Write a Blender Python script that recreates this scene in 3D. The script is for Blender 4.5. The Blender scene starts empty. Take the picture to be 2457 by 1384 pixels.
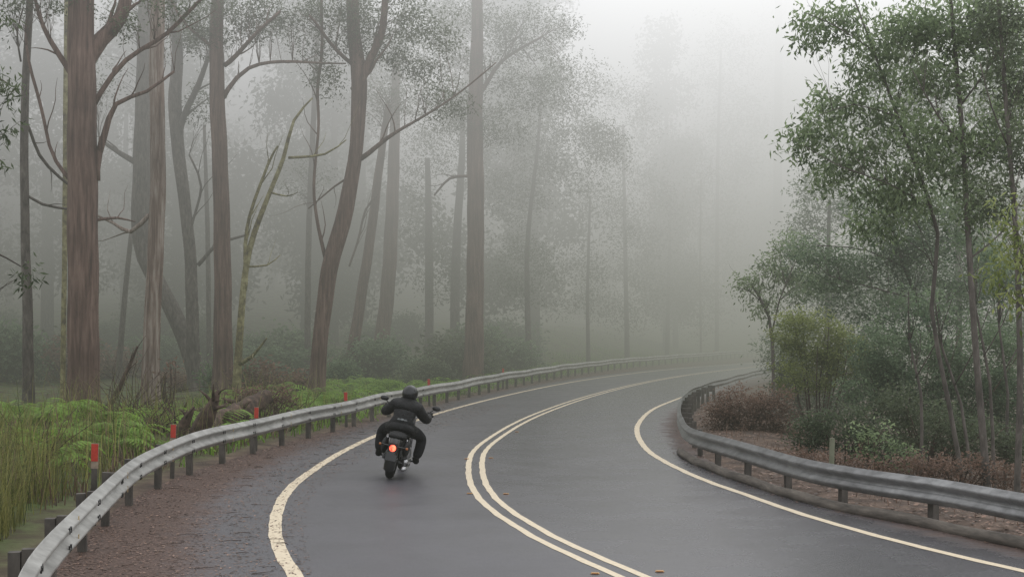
import bpy, math, random
import numpy as np
from mathutils import Vector, Matrix, Quaternion
random.seed(7); rng=np.random.default_rng(7)
C=bpy.context.scene.collection
F=3412.5; H=2.26; CX=1228.5; HZ=800.0
def P(x,y,d): return Vector(((x-CX)/F*d, d, H+(HZ-y)/F*d))
def G(x,y):
    d=F*H/(y-HZ); return ((x-CX)/F*d, d)
# ---------------------------------------------------------------- curves as graphs X(y)
def graph(pts):
    pts=sorted([(p[1],p[0]) for p in pts]); t=np.array([p[0] for p in pts]); v=np.array([p[1] for p in pts])
    m=np.gradient(v,t)
    def f(y):
        y=np.asarray(y,dtype=float); yy=np.clip(y,t[0],t[-1])
        i=np.clip(np.searchsorted(t,yy)-1,0,len(t)-2)
        h=t[i+1]-t[i]; s=(yy-t[i])/h
        r=(2*s**3-3*s**2+1)*v[i]+(s**3-2*s**2+s)*h*m[i]+(-2*s**3+3*s**2)*v[i+1]+(s**3-s**2)*h*m[i+1]
        r=np.where(y<t[0], v[0]+(y-t[0])*m[0], r); r=np.where(y>t[-1], v[-1]+(y-t[-1])*m[-1], r)
        return r
    return f
LL=graph([G(*p) for p in [(710,1384),(672,1320),(660,1270),(665,1230),(682,1190),(708,1160),(745,1132),(810,1090),(890,1050),(960,1022),(1040,995),(1200,952),(1440,906),(1640,883),(1800,871)]]+[(-1.0,9),(4,-10),(29,140),(45,175)])
CL=graph([G(*p) for p in [(1520,1384),(1430,1345),(1320,1295),(1275,1270),(1180,1205),(1150,1165),(1141,1130),(1152,1080),(1195,1045),(1255,1010),(1340,975),(1445,942),(1640,901),(1800,881)]]+[(3.1,9),(9,-10),(27,122),(47,165)])
RL=graph([G(*p) for p in [(2457,1370),(2250,1322),(2050,1270),(1900,1225),(1800,1190),(1700,1155),(1620,1120),(1560,1085),(1535,1055),(1528,1030),(1540,1005),(1570,980),(1612,962),(1650,948)]]+[(6.9,8),(13,-10),(9.6,65),(17,88),(30,118),(50,160)])
XL=graph([(-1.2,0),(8,-30),(-2.75,7),(-3.55,10),(-4.48,15.2),(-4.98,18.6),(-5.12,21.5),(-4.92,25.6),(-4.5,29.5),(-3.95,33.5),(-3.3,38.6),(-2.53,43.6),(-.36,57.2),(3.9,78),(7.6,92),(13.6,110),(24.4,140),(38,170),(66,220),(250,600)])
XR=graph([(28,-30),(10,5),(7.1,12),(5.53,15.35),(5.15,16.6),(4.72,17.6),(4.28,18.9),(3.87,21.2),(3.58,23.4),(3.42,25.6),(3.62,28.8),(4.12,33.4),(4.86,38.9),(6.35,46.7),(8.6,55),(11.3,65),(17.5,82),(27,102),(48,145),(70,180),(280,600)])
def sm(x,a,b):
    t=np.clip((np.asarray(x,dtype=float)-a)/(b-a),0,1); return t*t*(3-2*t)
def gz(x,y):
    x=np.asarray(x,dtype=float); y=np.asarray(y,dtype=float)
    a=XL(y)-x; b=x-XR(y)
    n=(np.sin(x*.7+y*.31)+np.sin(x*.23-y*.57+1.3)+.6*np.sin(x*1.7+2+y*1.3))*.09
    z=np.full(np.broadcast(x,y).shape,-.06)
    z=z+sm(a,-.3,.4)*.06+n*sm(a,.8,3)+sm(y,72,120)*2.8*sm(a,1.5,18)+sm(y,80,200)*sm(a,15,60)*6
    z=z+.35*sm(a,.8,4)*(1-sm(y,24,38))
    z=z+sm(b,-.3,.3)*.08-.9*sm(b,.9,7)+n*sm(b,.6,3)
    return z
def gzf(x,y): return float(gz(x,y))
# ---------------------------------------------------------------- materials
def newmat(name):
    m=bpy.data.materials.new(name); m.use_nodes=True; nt=m.node_tree
    return m,nt,nt.nodes,nt.links,nt.nodes['Principled BSDF']
def ramp(N,stops):
    r=N.new('ShaderNodeValToRGB'); e=r.color_ramp.elements
    while len(e)<len(stops): e.new(.5)
    for i,(p,c) in enumerate(stops): e[i].position=p; e[i].color=(*c,1) if len(c)==3 else c
    return r
def noisemat(name,stops,scale=5,stretch=(1,1,1),rough=.8,metal=0,bump=.3,detail=6,bumpdist=.02,spec=.5,side=None):
    m,nt,N,L,b=newmat(name)
    tc=N.new('ShaderNodeTexCoord'); mp=N.new('ShaderNodeMapping'); mp.inputs['Scale'].default_value=stretch
    L.new(tc.outputs['Object'],mp.inputs['Vector'])
    n=N.new('ShaderNodeTexNoise'); n.inputs['Scale'].default_value=scale; n.inputs['Detail'].default_value=detail; n.inputs['Roughness'].default_value=.65; n.inputs['Distortion'].default_value=.25
    L.new(mp.outputs[0],n.inputs['Vector'])
    r=ramp(N,stops); L.new(n.outputs['Fac'],r.inputs['Fac']); col=r.outputs[0]
    if side:
        a=N.new('ShaderNodeAttribute'); a.attribute_name='tint'; r2=ramp(N,side); L.new(n.outputs['Fac'],r2.inputs['Fac'])
        mx=N.new('ShaderNodeMix'); mx.data_type='RGBA'; L.new(a.outputs['Fac'],mx.inputs[0]); L.new(r.outputs[0],mx.inputs[6]); L.new(r2.outputs[0],mx.inputs[7]); col=mx.outputs[2]
    else:
        n2=N.new('ShaderNodeTexNoise'); n2.inputs['Scale'].default_value=.9; n2.inputs['Detail'].default_value=4; L.new(tc.outputs['Object'],n2.inputs['Vector'])
        mr=N.new('ShaderNodeMapRange'); mr.inputs['From Min'].default_value=.3; mr.inputs['From Max'].default_value=.7; mr.inputs['To Min'].default_value=.72; mr.inputs['To Max'].default_value=1.2; L.new(n2.outputs['Fac'],mr.inputs['Value'])
        mx=N.new('ShaderNodeMix'); mx.data_type='RGBA'; mx.blend_type='MULTIPLY'; mx.inputs[0].default_value=1; L.new(r.outputs[0],mx.inputs[6]); L.new(mr.outputs[0],mx.inputs[7]); col=mx.outputs[2]
    L.new(col,b.inputs['Base Color'])
    b.inputs['Roughness'].default_value=rough; b.inputs['Metallic'].default_value=metal
    b.inputs['Specular IOR Level'].default_value=spec
    if bump:
        bp=N.new('ShaderNodeBump'); bp.inputs['Strength'].default_value=bump; bp.inputs['Distance'].default_value=bumpdist
        L.new(n.outputs['Fac'],bp.inputs['Height']); L.new(bp.outputs[0],b.inputs['Normal'])
    return m
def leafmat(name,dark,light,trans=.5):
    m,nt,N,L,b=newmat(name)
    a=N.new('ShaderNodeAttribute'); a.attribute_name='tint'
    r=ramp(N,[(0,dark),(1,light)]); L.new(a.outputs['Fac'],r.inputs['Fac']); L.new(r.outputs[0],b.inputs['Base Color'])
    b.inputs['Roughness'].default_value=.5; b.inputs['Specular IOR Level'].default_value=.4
    t=N.new('ShaderNodeBsdfTranslucent'); L.new(r.outputs[0],t.inputs['Color'])
    mx=N.new('ShaderNodeMixShader'); mx.inputs[0].default_value=trans
    L.new(b.outputs[0],mx.inputs[1]); L.new(t.outputs[0],mx.inputs[2]); L.new(mx.outputs[0],N['Material Output'].inputs['Surface'])
    return m
M={}
M['red_bark']=noisemat('red bark',[(.3,(.045,.030,.025)),(.5,(.125,.078,.062)),(.75,(.23,.16,.132))],4,(2.6,2.6,.22),.9,bump=.9,bumpdist=.05)
M['pale_bark']=noisemat('pale bark',[(.3,(.06,.042,.034)),(.46,(.17,.12,.095)),(.64,(.34,.29,.25))],3,(3,3,.22),.9,bump=.8,bumpdist=.05)
M['grey_bark']=noisemat('grey bark',[(.3,(.04,.035,.030)),(.55,(.11,.095,.082)),(.75,(.19,.17,.15))],5,(2,2,.6),.9,bump=.8,bumpdist=.04)
M['moss_bark']=noisemat('moss bark',[(.32,(.06,.05,.035)),(.5,(.19,.17,.08)),(.7,(.36,.34,.19))],6,(1,1,.8),.9,bump=.8,bumpdist=.03)
M['dead_wood']=noisemat('dead wood',[(.3,(.02,.014,.01)),(.55,(.08,.052,.038)),(.75,(.18,.125,.095))],7,(1,1,1),.9,bump=.8,bumpdist=.03)
M['leaf_euc']=leafmat('eucalypt leaf',(.045,.06,.034),(.17,.21,.12))
M['leaf_right']=leafmat('fresh leaf',(.07,.11,.050),(.36,.46,.24))
M['leaf_wattle']=leafmat('wattle leaf',(.06,.10,.06),(.25,.34,.19))
M['leaf_yellow']=leafmat('yellow leaf',(.10,.14,.035),(.38,.43,.15))
M['leaf_dark']=leafmat('dark leaf',(.035,.052,.03),(.14,.18,.10))
M['leaf_brown']=leafmat('dry leaf',(.08,.05,.036),(.30,.20,.15))
M['fern']=leafmat('fern leaf',(.07,.14,.02),(.30,.48,.08))
M['grass']=leafmat('grass blade',(.055,.075,.022),(.40,.38,.13))
M['litter']=leafmat('litter leaf',(.04,.025,.018),(.26,.155,.11),0)
M['galv']=noisemat('galvanised steel',[(.3,(.26,.255,.24)),(.7,(.52,.515,.49))],3,(1,1,2.5),.5,.4,.05)
M['galv_dark']=noisemat('weathered steel',[(.3,(.15,.15,.15)),(.7,(.34,.34,.34))],4,(1,1,2.5),.34,.5,.05)
M['post']=noisemat('weathered post',[(.3,(.035,.030,.026)),(.7,(.12,.105,.09))],7,(1,1,.5),.8,.0,.2)
M['timber']=noisemat('grey timber',[(.3,(.05,.042,.035)),(.7,(.17,.145,.12))],6,(1,.4,3),.85,.0,.4)
M['stake']=noisemat('pale green timber',[(.3,(.13,.14,.09)),(.7,(.26,.27,.19))],6,(1,1,.3),.85,.0,.4)
M['slot']=noisemat('dark slot',[(.3,(.015,.015,.015)),(.7,(.04,.04,.04))],9,rough=.7,bump=0)
M['paintmark']=noisemat('yellow mark',[(.4,(.35,.25,.12)),(.7,(.6,.45,.22))],20,rough=.7,bump=0)
M['red']=noisemat('red reflector',[(.3,(.36,.025,.015)),(.7,(.52,.05,.025))],30,rough=.45,bump=0)
M['whiteplastic']=noisemat('pale plastic',[(.3,(.20,.15,.11)),(.7,(.34,.27,.20))],12,rough=.6,bump=.05)
M['orange']=noisemat('orange marker',[(.3,(.36,.20,.07)),(.7,(.5,.30,.12))],30,rough=.5,bump=0)
M['black']=noisemat('black leather',[(.35,(.003,.003,.004)),(.7,(.014,.014,.015))],6,rough=.62,bump=1.0,bumpdist=.05,spec=.3)
M['denim']=noisemat('dark trousers',[(.3,(.004,.004,.006)),(.7,(.012,.012,.014))],7,rough=.85,bump=1.0,bumpdist=.035,spec=.25)
M['rubber']=noisemat('rubber',[(.3,(.006,.006,.006)),(.7,(.014,.014,.014))],20,rough=.8,bump=.2,bumpdist=.004,spec=.3)
M['paintblack']=noisemat('gloss black',[(.3,(.008,.008,.009)),(.7,(.014,.014,.014))],3,rough=.28,bump=0)
M['chrome']=noisemat('chrome',[(.3,(.30,.30,.30)),(.7,(.45,.45,.45))],5,rough=.25,metal=.9,bump=0)
M['helmet']=noisemat('helmet shell',[(.3,(.008,.008,.009)),(.7,(.014,.014,.016))],3,rough=.2,bump=0)
M['patch']=noisemat('grey patch',[(.4,(.12,.13,.13)),(.6,(.20,.21,.21))],40,rough=.8,bump=0)
M['amber']=noisemat('amber lens',[(.3,(.30,.09,.02)),(.7,(.38,.13,.03))],9,rough=.3,bump=0)
m,nt,N,L,b=newmat('lit tail lens'); b.inputs['Base Color'].default_value=(.6,.03,.01,1)
tc=N.new('ShaderNodeTexCoord'); nn=N.new('ShaderNodeTexNoise'); nn.inputs['Scale'].default_value=26; L.new(tc.outputs['Object'],nn.inputs['Vector'])
r=ramp(N,[(.4,(1,.03,.02)),(.6,(1,.12,.06))]); L.new(nn.outputs['Fac'],r.inputs['Fac']); L.new(r.outputs[0],b.inputs['Emission Color']); b.inputs['Emission Strength'].default_value=4.0
M['tail']=m
# line paint (worn)
m,nt,N,L,b=newmat('worn cream paint')
tc=N.new('ShaderNodeTexCoord'); n1=N.new('ShaderNodeTexNoise'); n1.inputs['Scale'].default_value=14; n1.inputs['Detail'].default_value=10; n1.inputs['Roughness'].default_value=.85
L.new(tc.outputs['Object'],n1.inputs['Vector'])
r=ramp(N,[(.27,(.16,.14,.12)),(.38,(.58,.48,.34)),(.7,(.80,.69,.50))]); L.new(n1.outputs['Fac'],r.inputs['Fac']); L.new(r.outputs[0],b.inputs['Base Color']); b.inputs['Roughness'].default_value=.55
M['line']=m
# asphalt
m,nt,N,L,b=newmat('damp asphalt')
tc=N.new('ShaderNodeTexCoord'); uv=N.new('ShaderNodeUVMap'); uv.uv_map='off'
su=N.new('ShaderNodeSeparateXYZ'); L.new(uv.outputs[0],su.inputs[0])
def noise(scale,detail=6,rough=.6,vec=None):
    n=N.new('ShaderNodeTexNoise'); n.inputs['Scale'].default_value=scale; n.inputs['Detail'].default_value=detail; n.inputs['Roughness'].default_value=rough
    L.new(vec or tc.outputs['Object'],n.inputs['Vector']); return n
def math_(op,a,b_=None,c=None,clamp=False):
    n=N.new('ShaderNodeMath'); n.operation=op; n.use_clamp=clamp
    for i,v in enumerate([a,b_,c]):
        if v is None: continue
        if isinstance(v,(int,float)): n.inputs[i].default_value=v
        else: L.new(v,n.inputs[i])
    return n.outputs[0]
def mrange(v,a,b_,c=0,d=1):
    n=N.new('ShaderNodeMapRange'); n.interpolation_type='SMOOTHSTEP'; L.new(v,n.inputs['Value'])
    for k,x in zip(['From Min','From Max','To Min','To Max'],[a,b_,c,d]): n.inputs[k].default_value=x
    return n.outputs[0]
def mixc(f,a,b_,bt='MIX'):
    n=N.new('ShaderNodeMix'); n.data_type='RGBA'; n.blend_type=bt
    for i,v in ((0,f),(6,a),(7,b_)):
        if isinstance(v,(int,float)): n.inputs[i].default_value=v
        elif isinstance(v,tuple): n.inputs[i].default_value=(*v,1)
        else: L.new(v,n.inputs[i])
    return n.outputs[2]
fine=noise(60,3,.75); big=noise(.35,4); mid=noise(2.2,8,.75); streak=noise(1.1,5,.6)
r=ramp(N,[(.3,(.030,.029,.034)),(.5,(.074,.071,.080)),(.72,(.20,.19,.20))]); L.new(fine.outputs['Fac'],r.inputs['Fac'])
col=mixc(mrange(big.outputs['Fac'],.35,.7,0,.45),r.outputs[0],(.052,.050,.058))
lr=ramp(N,[(.32,(.024,.016,.013)),(.5,(.085,.052,.040)),(.68,(.21,.13,.10))]); ln=noise(28,8,.85); L.new(ln.outputs['Fac'],lr.inputs['Fac'])
e=math_('ADD',su.outputs['X'],math_('MULTIPLY_ADD',mid.outputs['Fac'],1.8,-.9))
e=math_('ADD',e,math_('MULTIPLY_ADD',ln.outputs['Fac'],1.6,-.8))
lit=mrange(e,-1.3,-.3,1,0)
e2=math_('ADD',su.outputs['Y'],math_('MULTIPLY_ADD',mid.outputs['Fac'],1.2,-.6))
lit2=mrange(e2,.35,.9,0,.85)
fac=math_('MAXIMUM',lit,lit2)
col=mixc(fac,col,lr.outputs[0])
L.new(col,b.inputs['Base Color'])
wet=mrange(su.outputs['Y'],-4.8,-2.4,.40,.25)
rr=math_('ADD',math_('MULTIPLY_ADD',streak.outputs['Fac'],.36,-.18),wet)
rr=math_('ADD',rr,math_('MULTIPLY',fac,.5)); L.new(rr,b.inputs['Roughness'])
bp=N.new('ShaderNodeBump'); bp.inputs['Strength'].default_value=.35; bp.inputs['Distance'].default_value=.007
L.new(fine.outputs['Fac'],bp.inputs['Height']); L.new(bp.outputs[0],b.inputs['Normal'])
M['asphalt']=m
M['ground']=noisemat('forest floor',[(.28,(.03,.022,.015)),(.45,(.07,.065,.028)),(.6,(.085,.13,.035)),(.78,(.15,.11,.07))],1.6,(1,1,1),.95,bump=.8,bumpdist=.08,detail=10,side=[(.3,(.03,.02,.014)),(.5,(.095,.062,.045)),(.75,(.20,.14,.10))])
# ---------------------------------------------------------------- mesh builder
class MB:
    def __init__(s): s.v=[]; s.f=[]; s.sm=[]
    def add(s,vs,fs,smooth=False):
        o=len(s.v); s.v+= [tuple(v) for v in vs]; s.f+=[tuple(o+i for i in f) for f in fs]; s.sm+=[smooth]*len(fs)
    def box(s,c,size,rot=None,taper=1.0,bev=0):
        hx,hy,hz=[q/2 for q in size]; vs=[]
        for z,t in ((-hz,1),(hz,taper)):
            for x,y in ((-hx,-hy),(hx,-hy),(hx,hy),(-hx,hy)): vs.append(Vector((x*t,y*t,z)))
        if rot is not None: vs=[rot@v for v in vs]
        vs=[v+Vector(c) for v in vs]
        s.add(vs,[(3,2,1,0),(4,5,6,7),(0,1,5,4),(1,2,6,5),(2,3,7,6),(3,0,4,7)])
    def ell(s,c,r,rot=None,nu=16,nv=10):
        vs=[];fs=[]
        for i in range(nv+1):
            ph=math.pi*i/nv
            for j in range(nu):
                t=2*math.pi*j/nu; v=Vector((r[0]*math.sin(ph)*math.cos(t),r[1]*math.sin(ph)*math.sin(t),r[2]*math.cos(ph)))
                if rot is not None: v=rot@v
                vs.append(v+Vector(c))
        for i in range(nv):
            for j in range(nu):
                fs.append((i*nu+j,(i+1)*nu+j,(i+1)*nu+(j+1)%nu,i*nu+(j+1)%nu))
        s.add(vs,fs,True)
    def tube(s,pts,rad,n=8,cap=True,rough=0,seed=0):
        pts=[Vector(p) for p in pts]; k=len(pts)
        if not hasattr(rad,'__len__'): rad=[rad]*k
        T=[(pts[min(i+1,k-1)]-pts[max(i-1,0)]).normalized() for i in range(k)]
        ref=Vector((0,0,1)) if abs(T[0].z)<.8 else Vector((1,0,0))
        u=T[0].cross(ref).normalized(); vs=[];fs=[]
        for i in range(k):
            if i: 
                u=(u-T[i]*u.dot(T[i])).normalized()
            w=T[i].cross(u)
            for j in range(n):
                a=2*math.pi*j/n
                rr=rad[i]
                if rough: rr*=1+rough*(math.sin(3*a+seed)+.8*math.sin(5*a+seed*2.3+.15*i)+.6*math.sin(8*a+i*.5+seed))*.5+rough*.6*math.sin(i*1.3+a+seed)
                vs.append(pts[i]+u*(rr*math.cos(a))+w*(rr*math.sin(a)))
        for i in range(k-1):
            for j in range(n): fs.append((i*n+j,i*n+(j+1)%n,(i+1)*n+(j+1)%n,(i+1)*n+j))
        if cap: fs.append(tuple(range(n-1,-1,-1))); fs.append(tuple((k-1)*n+j for j in range(n)))
        s.add(vs,fs,True)
    def torus(s,c,R,r,nu=28,nv=10,a0=0,a1=2*math.pi,sx=1.0):
        vs=[];fs=[];full=abs(a1-a0-2*math.pi)<1e-4; m=nu if full else nu+1
        for i in range(m):
            a=a0+(a1-a0)*i/nu
            for j in range(nv):
                b_=2*math.pi*j/nv; q=R+r*math.cos(b_)
                vs.append((c[0]+sx*r*math.sin(b_),c[1]+q*math.cos(a),c[2]+q*math.sin(a)))
        for i in range(nu if full else nu):
            for j in range(nv): fs.append((i*nv+j,((i+1)%m)*nv+j,((i+1)%m)*nv+(j+1)%nv,i*nv+(j+1)%nv))
        s.add(vs,fs,True)
    def build(s,name,mat,parent=None):
        me=bpy.data.meshes.new(name); me.from_pydata(s.v,[],s.f); me.materials.append(mat)
        me.polygons.foreach_set('use_smooth',s.sm); me.update()
        o=bpy.data.objects.new(name,me); C.objects.link(o)
        if parent: o.parent=parent
        return o
def fastmesh(name,V,quads,mat,parent=None,tint=None,smooth=False,nside=4):
    me=bpy.data.meshes.new(name); n=len(V); q=len(quads)
    me.vertices.add(n); me.vertices.foreach_set('co',np.asarray(V,dtype=np.float32).ravel())
    me.loops.add(q*nside); me.loops.foreach_set('vertex_index',np.asarray(quads,dtype=np.int32).ravel())
    me.polygons.add(q); me.polygons.foreach_set('loop_start',np.arange(0,q*nside,nside,dtype=np.int32))
    if smooth: me.polygons.foreach_set('use_smooth',np.ones(q,dtype=bool))
    me.update(calc_edges=True)
    if tint is not None:
        a=me.attributes.new('tint','FLOAT','POINT'); a.data.foreach_set('value',np.asarray(tint,dtype=np.float32))
    me.materials.append(mat); o=bpy.data.objects.new(name,me); C.objects.link(o)
    if parent: o.parent=parent
    return o
def tag(o,label=None,cat=None,group=None,kind=None):
    if label: o['label']=label
    if cat: o['category']=cat
    if group: o['group']=group
    if kind: o['kind']=kind
    return o
def empty(name,loc,label,cat,group=None,rz=0):
    o=bpy.data.objects.new(name,None); C.objects.link(o); o.location=loc; o.rotation_euler=(0,0,rz); o.empty_display_size=.2
    return tag(o,label,cat,group)
def copy_tree(o,parent=None):
    c=o.copy(); C.objects.link(c); c.parent=parent
    for ch in list(o.children): copy_tree(ch,c)
    return c
# ---------------------------------------------------------------- setting
ys=[-12.0]
while ys[-1]<175: ys.append(ys[-1]+max(.3,ys[-1]*.012))
ys=np.array(ys)
def normals(f,y):
    dx=(f(y+.05)-f(y-.05))/.1; l=np.sqrt(dx*dx+1); return 1/l,-dx/l   # points to +x side
# terrain
ty=np.concatenate([np.arange(-30,60,.6),np.arange(60,180,1.5),np.arange(180,620,12)])
ao=np.concatenate([np.array([300,200,140,100,80,65,55,47,40,34,29,25]),np.arange(22,6,-1.0),np.arange(6,-.4,-.35)])
V=[]
for y in ty:
    l=float(XL(y)); r_=float(XR(y)); xs=np.concatenate([l-ao, np.linspace(l+.5,r_-.5,5), r_+ao[::-1]])
    V.append(np.stack([xs,np.full_like(xs,y),gz(xs,y)],1))
nc=len(V[0]); V=np.concatenate(V); q=[]
idx=np.arange(len(ty)*nc).reshape(len(ty),nc)
q=np.stack([idx[:-1,:-1],idx[:-1,1:],idx[1:,1:],idx[1:,:-1]],-1).reshape(-1,4)
gt=np.maximum(sm(V[:,0]-XR(V[:,1]),-.5,.2),sm(XL(V[:,1])-V[:,0],1.2,.2)); tag(fastmesh('ground',V,q,M['ground'],smooth=True,tint=np.clip(gt,0,1)),kind='structure')
# road sheet
ts=np.linspace(0,1,26); V=[];UV=[]
for y in ys:
    l=float(XL(y))-.15; r_=float(XR(y))+.1; xs=l+(r_-l)*ts
    V.append(np.stack([xs,np.full_like(xs,y),np.zeros_like(xs)],1)); 
    n1=float(normals(LL,y)[0]); n2=float(normals(RL,y)[0])
    UV.append(np.stack([(xs-float(LL(y)))*n1,(xs-float(RL(y)))*n2],1))
V=np.concatenate(V);UV=np.concatenate(UV); idx=np.arange(len(V)).reshape(len(ys),26)
q=np.stack([idx[:-1,:-1],idx[:-1,1:],idx[1:,1:],idx[1:,:-1]],-1).reshape(-1,4)
o=fastmesh('road',V,q,M['asphalt'],smooth=True); tag(o,kind='structure')
ul=o.data.uv_layers.new(name='off'); ul.data.foreach_set('uv',UV[q.ravel()].astype(np.float32).ravel())
def stripline(name,f,off,w,z=.004):
    x=f(ys); nx,ny=normals(f,ys); jit=.006*np.sin(ys*7)+.004*np.sin(ys*17.3)
    a=np.stack([x+nx*(off-w/2+jit),ys+ny*(off-w/2),np.full_like(ys,z)],1); b_=np.stack([x+nx*(off+w/2+jit*.6),ys+ny*(off+w/2),np.full_like(ys,z)],1)
    V=np.concatenate([a,b_]); n=len(ys); i=np.arange(n-1)
    tag(fastmesh(name,V,np.stack([i,i+n,i+n+1,i+1],1),M['line']),kind='structure')
stripline('road_edge_line',LL,0,.15); stripline('road_edge_line',RL,0,.12)
stripline('road_centre_line',CL,-.115,.095); stripline('road_centre_line',CL,.115,.095)
# raised markers
def marker(x,y,where):
    X,Y=G(x,y); mb=MB(); mb.box((0,0,.005),(.085,.06,.010),taper=.8); root=empty('road_marker',(X,Y,.004),'small amber raised reflector on asphalt '+where,'road marker',None,-.1)
    mb.build('marker_base',M['orange'],root); mb=MB(); mb.box((0,-.031,.0065),(.06,.004,.006)); mb.build('lens',M['amber'],root)
for a in [(1120,1101,'left of the centre line at rider height'),(1127,1184,'just outside the left bulge of the double line'),(1214,1185,'right of the double line, across from the bulge'),(1178,1099,'right of the double line beside the rider'),(1240,1036,'by the double line, farthest up the bend'),(1428,1376,'left of the double line at the bottom edge'),(1583,1371,'right of the double line at the bottom edge')]: marker(*a)
# ---------------------------------------------------------------- guard rails
def arc_samples(f,y0,y1,step):
    yy=np.linspace(y0,y1,4000); x=f(yy); s=np.concatenate([[0],np.cumsum(np.hypot(np.diff(x),np.diff(yy)))])
    k=np.arange(0,s[-1],step); return np.interp(k,s,yy)
prof=[(.0,.0),(.0,.02),(.075,.055),(.08,.085),(.01,.13),(.0,.155),(.01,.18),(.08,.225),(.075,.255),(.0,.29),(.0,.31)]
def rail(root,f,y0,y1,side,top,mat):
    yy=arc_samples(f,y0,y1,.5); x=f(yy); nx,ny=normals(f,yy); nx*=side; ny*=side   # toward road
    V=[];k=len(prof)
    for i,y in enumerate(yy):
        dz=.012*math.sin(y*.9)+.01*math.sin(y*.37)
        for (o_,z) in prof: V.append((x[i]+nx[i]*(o_+.16),y+ny[i]*(o_+.16),top-.31+z+dz))
        for (o_,z) in prof[::-1]: V.append((x[i]+nx[i]*(o_+.156),y+ny[i]*(o_+.156),top-.31+z+dz))
    m2=2*k; idx=np.arange(len(V)).reshape(len(yy),m2); q=[]
    nxt=np.roll(idx,-1,axis=1)
    q=np.stack([idx[:-1],nxt[:-1],nxt[1:],idx[1:]],-1).reshape(-1,4)
    return fastmesh('beam',np.array(V),q,mat,root)
def posts(root,f,y0,y1,step,side,top,h2,mat,maxn=99):
    pts=arc_samples(f,y0,y1,step)[:maxn]
    for y in pts:
        x=float(f(y)); nx,ny=[float(a)*side for a in normals(f,y)]; ang=math.atan2(ny,nx); R=Matrix.Rotation(ang,3,'Z')
        g=gzf(x-nx*.05,y)
        mb=MB(); hh=h2+random.uniform(-.04,.03); t=R@Matrix.Rotation(random.uniform(-.03,.03),3,'Y')
        mb.box((x-nx*.05,y-ny*.05,(hh+g-.3)/2),(.09,.10,hh-g+.3),t)
        p=mb.build('post',mat,root)
        mb=MB(); mb.box((x+nx*.08,y+ny*.08,top-.185),(.15,.08,.22),R); mb.build('offset_block',mat,p)
lr_=empty('guard_rail',(0,0,0),'long galvanised guard rail sweeping round the outside of the bend on the left','guard rail')
rail(lr_,XL,4,150,1,.70,M['galv']); posts(lr_,XL,5,140,2.0,1,.70,.64,M['post'],80)
sp=arc_samples(XL,8,80,2.0)
for i,y in enumerate(sp[:18]):
    x=float(XL(y)); nx,ny=[float(a) for a in normals(XL,y)]; tx,ty_=-ny,nx
    R=Matrix.Rotation(math.atan2(ny,nx),3,'Z')
    for s_ in (-.05,.05):
        for zz in (.475,.625):
            mb=MB(); mb.box((x+nx*.238+tx*s_,y+ny*.238+ty_*s_,zz-.013),(.014,.022,.05),R@Matrix.Rotation(.3,3,'X')); mb.build('bolt',M['slot'],lr_)
    if i%2==0:
        for zz in (.46,.62):
            mb=MB(); mb.box((x+nx*.236+tx*.6,y+ny*.236+ty_*.6,zz),(.008,.02,.07),R); mb.build('joint_mark',M['paintmark'],lr_)
rr_=empty('guard_rail',(0,0,0),'dark weathered guard rail curving round the inside of the bend on the right','guard rail')
rail(rr_,XR,8,110,-1,.56,M['galv_dark']); posts(rr_,XR,10,50,1.9,-1,.56,.50,M['post'],50)
# timber edging below right rail
yy=arc_samples(XR,10,27,.4); mb=MB(); x=XR(yy); nx,ny=normals(XR,yy)
mb.tube([(x[i]-nx[i]*.28,yy[i]-ny[i]*.28,.045+.012*math.sin(yy[i]*3)) for i in range(len(yy))],.075,6)
tag(mb.build('timber_edging',M['timber']),'low weathered timber edging lying under the right hand guard rail','edging')
# guide posts behind the left rail
gp=[(223,'nearest in the row'),(413,'second in the row from the left'),(613,'third in the row, near the fallen logs'),(831,'fourth, left of the rider helmet'),(1030,'fifth, right of the rider helmet'),(1207,'sixth, near the dark tall trunk'),(1712,'farthest, tiny at the bend end')]
for gi,(px,w) in enumerate(gp):
    dd=np.linspace(12,148,6000); pxs=CX+F*(XL(dd)-.22)/dd; sel=np.where((pxs[:-1]<px)&(pxs[1:]>=px))[0]; d=float(dd[sel[0]])
    X=float(XL(d))-.22; g=gzf(X,d); t=.96 if gi==0 else .84
    root=empty('guide_post',(X,d,0),'red reflector guide post behind left rail, '+w,'guide post')
    mb=MB(); mb.box((0,.006,(t-.30+g-.1)/2),(.07,.012,t-.30-g+.1),taper=1); mb.build('post_blade',M['post'],root)
    mb=MB(); mb.box((0,.005,t-.15),(.088,.010,.30)); mb.build('backing_plate',M['whiteplastic'],root)
    mb=MB(); mb.box((0,-.004,t-.11),(.080,.006,.205)); mb.build('reflector',M['red'],root)
    root.rotation_euler=(0,random.uniform(-.03,.03),random.uniform(-.15,.15))
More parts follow.
